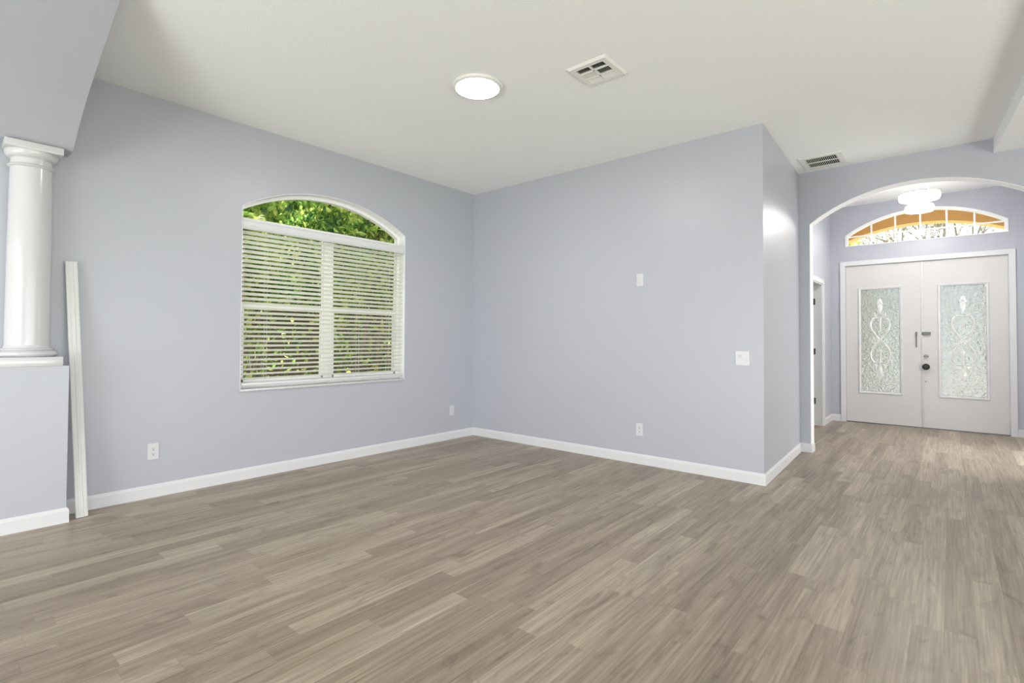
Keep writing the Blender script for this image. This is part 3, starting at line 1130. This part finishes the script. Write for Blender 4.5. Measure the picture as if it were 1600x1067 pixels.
def slat_bank(bm, xa, xb, ya, yb, along, n, dirn, z0, depth=0.013):
    """n louvre blades; along 'x' blades run in x and lean in y by dirn, along 'y' the reverse"""
    for k in range(n):
        if along == 'x':
            p = (yb - ya) / n
            c = ya + p * (k + 0.5)
            lo, hi = c - dirn * p * 0.50, c + dirn * p * 0.50
            P = [(xa, lo, z0), (xb, lo, z0), (xb, hi, z0 + depth), (xa, hi, z0 + depth)]
            off = Vector((0, 0.0009, 0.0006))
        else:
            p = (xb - xa) / n
            c = xa + p * (k + 0.5)
            lo, hi = c - dirn * p * 0.50, c + dirn * p * 0.50
            P = [(lo, ya, z0), (lo, yb, z0), (hi, yb, z0 + depth), (hi, ya, z0 + depth)]
            off = Vector((0.0009, 0, 0.0006))
        A = [bm.verts.new(Vector(q)) for q in P]
        B = [bm.verts.new(Vector(q) + off) for q in P]
        bm.faces.new(A)
        bm.faces.new(B[::-1])
        for i in range(4):
            bm.faces.new((A[i], A[(i + 1) % 4], B[(i + 1) % 4], B[i]))


VX, VY, VH = -1.887, 3.120, 0.155
t = thing('supply_vent', 'square white louvred air vent on the main ceiling beside the disc light', 'air vent', (VX, VY, H))
a = 0.108
zf = H - 0.016
bm = bmesh.new()
# rim: bevelled square flange with an opening
prof = [(VH, H - 0.0005), (VH, H - 0.005), (VH - 0.012, zf), (a, zf), (a, H - 0.001)]
rings = []
for sx, sy in ((-1, -1), (1, -1), (1, 1), (-1, 1)):
    rings.append([bm.verts.new((VX + sx * o, VY + sy * o, z)) for o, z in prof])
for i in range(4):
    A, B = rings[i], rings[(i + 1) % 4]
    for j in range(len(prof) - 1):
        bm.faces.new((A[j], A[j + 1], B[j + 1], B[j]))
ys = [VY - a, VY - 0.040, VY + 0.045, VY + a]
for y in ys[1:3]:
    box(bm, VX - a, VX + a, y - 0.006, y + 0.006, zf, H - 0.001)
box(bm, VX - 0.006, VX + 0.006, VY - a, VY + a, zf, H - 0.001)
for sx in (-1, 1):
    for sy in (-1, 1):
        tube(bm, (VX + sx * 0.130, VY + sy * 0.130, zf - 0.0015), (VX + sx * 0.130, VY + sy * 0.130, zf + 0.001), 0.004, 10)
finish('vent_frame', bm, M['vent'], t)
bm = bmesh.new()
box(bm, VX - a, VX + a, VY - a, VY + a, H - 0.0009, H - 0.0003)  # thin black sheet painted as the shade behind the louvres
finish('vent_shade_sheet', bm, M['vent_shade'], t)
for xa, xb in ((VX - a, VX - 0.006), (VX + 0.006, VX + a)):
    for r, (ya, yb) in enumerate(((ys[0], ys[1] - 0.006), (ys[1] + 0.006, ys[2] - 0.006), (ys[2] + 0.006, ys[3]))):
        bm = bmesh.new()
        if r == 0:
            slat_bank(bm, xa, xb, ya, yb, 'x', 6, 1.7, zf + 0.001)
        elif r == 2:
            slat_bank(bm, xa, xb, ya, yb, 'x', 6, -0.85, zf + 0.001)
        else:
            slat_bank(bm, xa, xb, ya, yb, 'y', 8, -0.95 if xb > VX else 0.85, zf + 0.001)
        finish('louvre_bank', bm, M['vent'], t)

# return grille near the arch
GX0, GX1, GY0, GY1 = -1.205, -0.825, 6.015, 6.440
gx, gy = (GX0 + GX1) / 2, (GY0 + GY1) / 2
t = thing('return_grille', 'small slotted white air grille on the ceiling near the arch wall', 'air vent', (gx, gy, H))
bm = bmesh.new()
ix0, ix1, iy0, iy1 = GX0 + 0.05, GX1 - 0.05, GY0 + 0.055, GY1 - 0.055
for (xa, xb, ya, yb) in ((GX0, GX1, GY0, iy0), (GX0, GX1, iy1, GY1), (GX0, ix0, iy0, iy1), (ix1, GX1, iy0, iy1)):
    box(bm, xa, xb, ya, yb, H - 0.010, H - 0.0005)
box(bm, ix0, ix1, gy - 0.006, gy + 0.006, H - 0.010, H - 0.0005)
finish('vent_frame', bm, M['vent'], t)
bm = bmesh.new()
box(bm, ix0, ix1, iy0, iy1, H - 0.0009, H - 0.0004)  # flat black sheet, the grille's inner shade put into its colour
finish('vent_shade_sheet', bm, M['vent_shade'], t)
bm = bmesh.new()
slat_bank(bm, ix0, ix1, iy0, iy1, 'y', 17, -0.02, H - 0.009, 0.007)
finish('louvre_bank', bm, M['vent'], t)

# ---------------------------------------------------------------- entry light: two tiers of glowing rings
EX, EY = -0.287, 8.10
t = thing('entry_light', 'white two-tier ring light glowing over the entry', 'ceiling light', (EX, EY, HF))
bm = bmesh.new()
lathe(bm, [(0.065, HF - 0.0005), (0.065, HF - 0.022), (0.058, HF - 0.026), (0.012, HF - 0.027)], EX, EY, 32)
finish('canopy', bm, M['trim'], t, True)


def ring(bm, r_out, r_in, z0, z1, n=64):
    prof = []
    for k in range(8):
        prof.append((r_out - 0.008 + 0.008 * math.sin(math.pi * k / 7), z0 + (z1 - z0) * k / 7))
    prof += [(r_in, z1), (r_in, z0)]
    R = [[bm.verts.new((EX + r * math.cos(2 * math.pi * i / n), EY + r * math.sin(2 * math.pi * i / n), z)) for r, z in prof] for i in range(n)]
    for i in range(n):
        A, B = R[i], R[(i + 1) % n]
        for j in range(len(prof)):
            bm.faces.new((A[j], A[(j + 1) % len(prof)], B[(j + 1) % len(prof)], B[j]))


bm = bmesh.new()
ring(bm, 0.206, 0.085, 3.004, 3.070)
finish('ring', bm, M['led_ring'], t, True)
bm = bmesh.new()
ring(bm, 0.146, 0.030, 2.858, 2.914)
finish('ring', bm, M['led_ring'], t, True)
for r_o, r_i, za in ((0.204, 0.087, 3.0705), (0.144, 0.032, 2.9145)):
    bm = bmesh.new()
    pr = [(r_i, za), (r_o, za), (r_o, za + 0.010), (r_o - 0.006, za + 0.014), (r_i + 0.006, za + 0.014), (r_i, za + 0.010)]
    R = [[bm.verts.new((EX + q * math.cos(2 * math.pi * i / 64), EY + q * math.sin(2 * math.pi * i / 64), z)) for q, z in pr] for i in range(64)]
    for i in range(64):
        A, B = R[i], R[(i + 1) % 64]
        for j in range(len(pr)):
            bm.faces.new((A[j], A[(j + 1) % len(pr)], B[(j + 1) % len(pr)], B[j]))
    finish('ring_glow_block', bm, M['trim'], t, True)  # opaque cap added to keep the ring's glow off the ceiling
for k in range(3):
    an = 2 * math.pi * k / 3 + 0.5
    bm = bmesh.new()
    tube(bm, (EX + 0.012 * math.cos(an), EY + 0.012 * math.sin(an), HF - 0.02), (EX + 0.13 * math.cos(an), EY + 0.13 * math.sin(an), 3.083), 0.0012, 6)
    tube(bm, (EX + 0.09 * math.cos(an), EY + 0.09 * math.sin(an), 3.078), (EX + 0.09 * math.cos(an), EY + 0.09 * math.sin(an), 2.927), 0.0012, 6)
    finish('suspension_wire', bm, M['trim'], t)

# ---------------------------------------------------------------- outside: ground, porch
bm = bmesh.new()
box(bm, -40, 40, -12, 60, -0.45, -0.16)
structure(finish('ground', bm, M['lawn']), 'green lawn outside the house', 'ground')
bm = bmesh.new()
box(bm, -10.1, XL - 0.2, -3.5, 11.5, -0.16, -0.10)
structure(finish('planting_bed', bm, M['mulch']), 'brown planting bed outside the arched window', 'ground')
bm = bmesh.new()
box(bm, -2.2, 1.6, YD + 0.17, 12.2, -0.16, -0.03)
box(bm, -1.8, 1.2, 12.2, 30.0, -0.16, -0.12)
structure(finish('porch_floor', bm, M['concrete']), 'pale concrete porch and front walk', 'porch')
bm = bmesh.new()
PC, PH, PSP, PR = -0.42, 1.16, 3.095, 0.262
poly = [(-2.2, -0.03), (PC - PH, -0.03)] + arc(PC, PH, PSP, PR, 28) + [(PC + PH, -0.03), (1.6, -0.03), (1.6, 3.75), (-2.2, 3.75)]
prism(bm, poly, 'y', 11.55, 11.85)
box(bm, -2.2, -2.05, YD + 0.16, 11.55, -0.03, 3.75)
box(bm, 1.45, 1.6, YD + 0.16, 11.55, -0.03, 3.75)
structure(finish('porch_arch', bm, M['stucco']), 'tan stucco porch arch seen through the fan window', 'porch')
bm = bmesh.new()
box(bm, -2.3, 1.7, YD + 0.16, 11.95, 3.75, 3.87)
structure(finish('porch_ceiling', bm, M['stucco']))
# unseen outer wall and roof block stray daylight; eave added to shade the arched pane
bm = bmesh.new()
box(bm, XL - 0.62, XRIGHT + 0.25, YREAR - 0.25, YD + 0.165, 3.47, 3.60)
box(bm, XL - 0.64, XL - 0.62, YREAR - 0.25, YD + 0.165, 3.36, 3.62)
structure(finish('roof_deck', bm, M['stucco']))
bm = bmesh.new()
box(bm, XL - 0.25, XL - WT, YB + 0.12, YD + 0.16, -0.1, 3.47)
box(bm, XFR + 0.15, XRIGHT + 0.2, YD, YD + 0.16, -0.1, 3.47)
box(bm, XRIGHT + 0.02, XRIGHT + 0.2, YA, YD, -0.1, 3.47)
box(bm, XL - WT, XF - 1.9, YD, YD + 0.16, -0.1, 3.47)
structure(finish('wall_exterior', bm, M['stucco']))
# unseen roof slabs added over the rear and side openings to block the sun
bm = bmesh.new()
box(bm, XL - 0.2, XRIGHT + 0.2, -6.5, YREAR - 0.25, 3.0, 3.12)
box(bm, XRIGHT + 0.2, XRIGHT + 4.0, -6.5, 6.0, 3.0, 3.12)
structure(finish('sun_block_roof', bm, M['ceiling']))

# ---------------------------------------------------------------- planting


def leaf_mesh(name, pts, size, mat, rng, narrow=0.42, up=0.35, facing=None):
    verts, faces = [], []
    for p in pts:
        d = Vector((rng.gauss(0, 1), rng.gauss(0, 1), rng.gauss(0, 1) + up)).normalized()
        if facing is not None:
            d = (d + Vector(facing) * 0.9).normalized()
        s = d.cross(Vector((rng.gauss(0, 1), rng.gauss(0, 1), rng.gauss(0, 1)))).normalized()
        nn = d.cross(s)
        L = size * rng.uniform(0.6, 1.3)
        w = L * narrow
        b = len(verts)
        p = Vector(p)
        tip = p + d * L - nn * L * 0.12
        verts += [p, p + d * L * 0.35 + s * w * 0.5 + nn * w * 0.12, p + d * L * 0.70 + s * w * 0.42 + nn * w * 0.1, tip,
                  p + d * L * 0.70 - s * w * 0.42 + nn * w * 0.1, p + d * L * 0.35 - s * w * 0.5 + nn * w * 0.12, p + d * L * 0.4]
        faces += [(b, b + 1, b + 6), (b + 1, b + 2, b + 6), (b + 2, b + 3, b + 6), (b + 3, b + 4, b + 6), (b + 4, b + 5, b + 6), (b + 5, b, b + 6)]
    me = bpy.data.meshes.new(name)
    me.from_pydata([tuple(v) for v in verts], [], faces)
    me.materials.append(mat)
    return me


def mesh_obj(name, me, parent):
    o = bpy.data.objects.new(name, me)
    COL.objects.link(o)
    o.parent = parent
    return o


def shrub(label, x, y, w, h, seed, n, row):
    rng = random.Random(seed)
    t = thing('hedge_shrub', label, 'shrub', (x, y, -0.12), 'shrubs of the hedge outside the arched window')
    bm = bmesh.new()
    for k in range(7):
        a = rng.uniform(0, 6.28)
        p = Vector((0.18 * math.cos(a), 0.25 * math.sin(a), -0.02))
        for s in range(4):
            q = p + Vector((rng.uniform(-0.12, 0.12), rng.uniform(-0.16, 0.16), h / 4.8))
            tube(bm, p, q, 0.032 - 0.006 * s, 7, 0.026 - 0.006 * s)
            for b in range(3):
                e = q + Vector((rng.uniform(-0.35, 0.35), rng.uniform(-0.45, 0.45), rng.uniform(0.1, 0.5)))
                tube(bm, q, e, 0.012, 5, 0.005)
            p = q
    for f_ in bm.faces:
        f_.smooth = True
    me = bpy.data.meshes.new('stems')
    bm.to_mesh(me)
    bm.free()
    me.materials.append(M['bark'])
    mesh_obj('stems', me, t)
    # clusters of leaves filling a rounded, clipped crown
    cl = []
    for _ in range(190):
        p = [rng.uniform(-1, 1) for _ in range(3)]
        m_ = max(abs(c) for c in p)
        k = rng.uniform(0.72, 1.0) / m_
        if rng.random() < 0.75:
            p = [c * k for c in p]
        cl.append(Vector((p[0] * 0.62, p[1] * w * 0.5, h * 0.70 + p[2] * h * 0.27)))
    pts = []
    for k in range(n):
        if k < n * 0.955:
            c = cl[k % len(cl)] + Vector((rng.gauss(0, 0.10), rng.gauss(0, 0.11), rng.gauss(0, 0.11)))
        else:
            c = Vector((rng.uniform(-0.5, 0.5), rng.uniform(-0.45, 0.45) * w, rng.uniform(0.08, 0.45) * h))
        c.y = max(-w * 0.56, min(w * 0.56, c.y))
        pts.append(c)
    mesh_obj('foliage', leaf_mesh('foliage', pts, 0.118, M['leaf'], rng, 0.46, 0.5, (0.5, 0, 0.25)), t)
    return t


W1 = 1.72
for k, (lb) in enumerate(['leafy green hedge shrub outside the window, behind the left end of the blind',
                          'leafy green hedge shrub outside the window, behind the middle of the blind',
                          'leafy green hedge shrub outside the window, behind the right end of the blind',
                          'leafy green hedge shrub outside, front row, farthest along the window wall']):
    shrub(lb, -7.0, 2.30 + 2.16 * k, W1, 4.2 + 0.1 * (k % 2), 11 + k, 10000, 0)
for k, (lb) in enumerate(['taller hedge shrub in the back row, seen between the left and middle front shrubs',
                          'taller hedge shrub in the back row, seen between the middle and right front shrubs',
                          'taller hedge shrub in the back row, seen between the right and farthest front shrubs']):
    shrub(lb, -9.0, 3.75 + 2.36 * k, 1.98, 5.4, 41 + k, 11000, 1)

# a frond plant at the window's left edge
rng = random.Random(5)
FX, FY = -5.62, 2.24
t = thing('frond_plant', 'narrow-leaved frond plant outside at the left edge of the window arch', 'plant', (FX, FY, -0.12))
bm = bmesh.new()
tube(bm, (FX, FY, -0.14), (FX, FY, 2.36), 0.035, 10, 0.022)
finish('stem', bm, M['bark'], t, True)
verts, faces = [], []
for k in range(20):
    an = rng.uniform(0, 6.28)
    el = rng.uniform(0.1, 1.2)
    L = rng.uniform(0.32, 0.46)
    prev = None
    base = Vector((0.0, 0.0, 2.46))
    for j in range(14):
        tt = j / 13
        r = L * tt
        p = base + Vector((math.cos(an) * math.cos(el) * r, math.sin(an) * math.cos(el) * r, math.sin(el) * r - 0.9 * r * r))
        if prev is not None:
            d = (p - prev).normalized()
            s = d.cross(Vector((0, 0, 1))).normalized()
            for sg in (-1, 1):
                l = 0.11 * (1 - abs(tt - 0.45))
                tip = p + s * sg * l + d * l * 0.7 - Vector((0, 0, 0.03))
                b = len(verts)
                verts += [tuple(prev), tuple(p), tuple(tip)]
                faces.append((b, b + 1, b + 2))
        prev = p
me = bpy.data.meshes.new('fronds')
me.from_pydata(verts, [], faces)
me.materials.append(M['palm'])
mesh_obj('fronds', me, t)

# board fence behind the hedge
t = thing('board_fence', 'weathered board fence behind the hedge outside the window', 'fence', (-10.2, 4.0, -0.16))
bm = bmesh.new()
y = -1.0
while y < 10.5:
    box(bm, -10.22, -10.20, y, y + 0.138, -0.16, 1.95 + random.uniform(-0.01, 0.01))
    y += 0.145
finish('boards', bm, M['fence'], t)
bm = bmesh.new()
for z in (0.25, 1.6):
    box(bm, -10.20, -10.16, -1.0, 10.5, z, z + 0.09)
finish('rails', bm, M['fence'], t)


# the neighbouring house beyond the fence
t = thing('neighbour_house', 'beige neighbouring house glimpsed beyond the hedge and fence', 'house', (-15.0, 5.0, -0.16))
bm = bmesh.new()
box(bm, -18.5, -13.0, -4.0, 16.0, -0.16, 4.6)
finish('wall', bm, M['beige'], t)
bm = bmesh.new()
prism(bm, [(-19.1, 4.5), (-12.4, 4.5), (-12.4, 4.65), (-15.75, 6.6), (-19.1, 4.65)], 'y', -4.6, 16.6)
finish('roof', bm, M['shingle'], t)


# front trees with thin crowns
def front_tree(label, x, y, h, seed, n, leafmat, size):
    rng = random.Random(seed)
    t = thing('front_tree', label, 'tree', (x, y, -0.16), 'trees across the front lawn')
    bm = bmesh.new()
    tips = []

    def grow(p, d, L, r, lev):
        q = p + d * L
        tube(bm, p, q, r, 7, r * 0.72)
        if lev == 0:
            tips.append((p, q))
            return
        for _ in range(3 if lev > 1 else 4):
            nd = (d + Vector((rng.gauss(0, 0.5), rng.gauss(0, 0.5), rng.gauss(0.1, 0.3)))).normalized()
            grow(q, nd, L * rng.uniform(0.62, 0.85), r * 0.62, lev - 1)
    grow(Vector((0, 0, -0.05)), Vector((rng.uniform(-0.05, 0.05), 0, 1)).normalized(), h * 0.30, 0.17, 4)
    me = bpy.data.meshes.new('trunk')
    bm.to_mesh(me)
    bm.free()
    me.materials.append(M['bark'])
    mesh_obj('trunk', me, t)
    pts = []
    for _ in range(n):
        a, b = rng.choice(tips)
        pts.append(a.lerp(b, rng.random()) + Vector((rng.gauss(0, 0.16), rng.gauss(0, 0.16), rng.gauss(0, 0.16))))
    mesh_obj('foliage', leaf_mesh('foliage', pts, size, leafmat, rng, 0.45, 0.0), t)


front_tree('thin grey tree across the lawn, seen left of the fan window middle', -3.4, 19.0, 7.6, 21, 1500, M['grey_leaf'], 0.16)
front_tree('thin grey tree across the lawn, seen at the fan window middle', -0.2, 29.0, 9.0, 22, 1800, M['grey_leaf'], 0.16)
front_tree('thin grey tree across the lawn, seen right of the fan window middle', 3.6, 22.0, 7.6, 23, 2400, M['grey_leaf'], 0.16)

rng = random.Random(31)
t = thing('front_bush', 'tall pale green bush beside the porch, at the fan window lower left', 'shrub', (-2.3, 15.0, -0.16))
bm = bmesh.new()
for k in range(5):
    tube(bm, (-2.3 + 0.15 * math.cos(k * 1.25), 15.0 + 0.15 * math.sin(k * 1.25), -0.2), (-2.3 + 0.5 * math.cos(k * 1.25), 15 + 0.5 * math.sin(k * 1.25), 2.6), 0.04, 7, 0.015)
finish('stems', bm, M['bark'], t)
pts = []
for _ in range(5200):
    p = Vector((rng.gauss(0, 1), rng.gauss(0, 1), rng.gauss(0, 1))).normalized() * rng.uniform(0.7, 1.0)
    pts.append(Vector((p.x * 0.8, p.y * 0.8, 2.3 + p.z * 2.2)))
mesh_obj('foliage', leaf_mesh('foliage', pts, 0.13, M['bush'], rng, 0.5, 0.3), t)
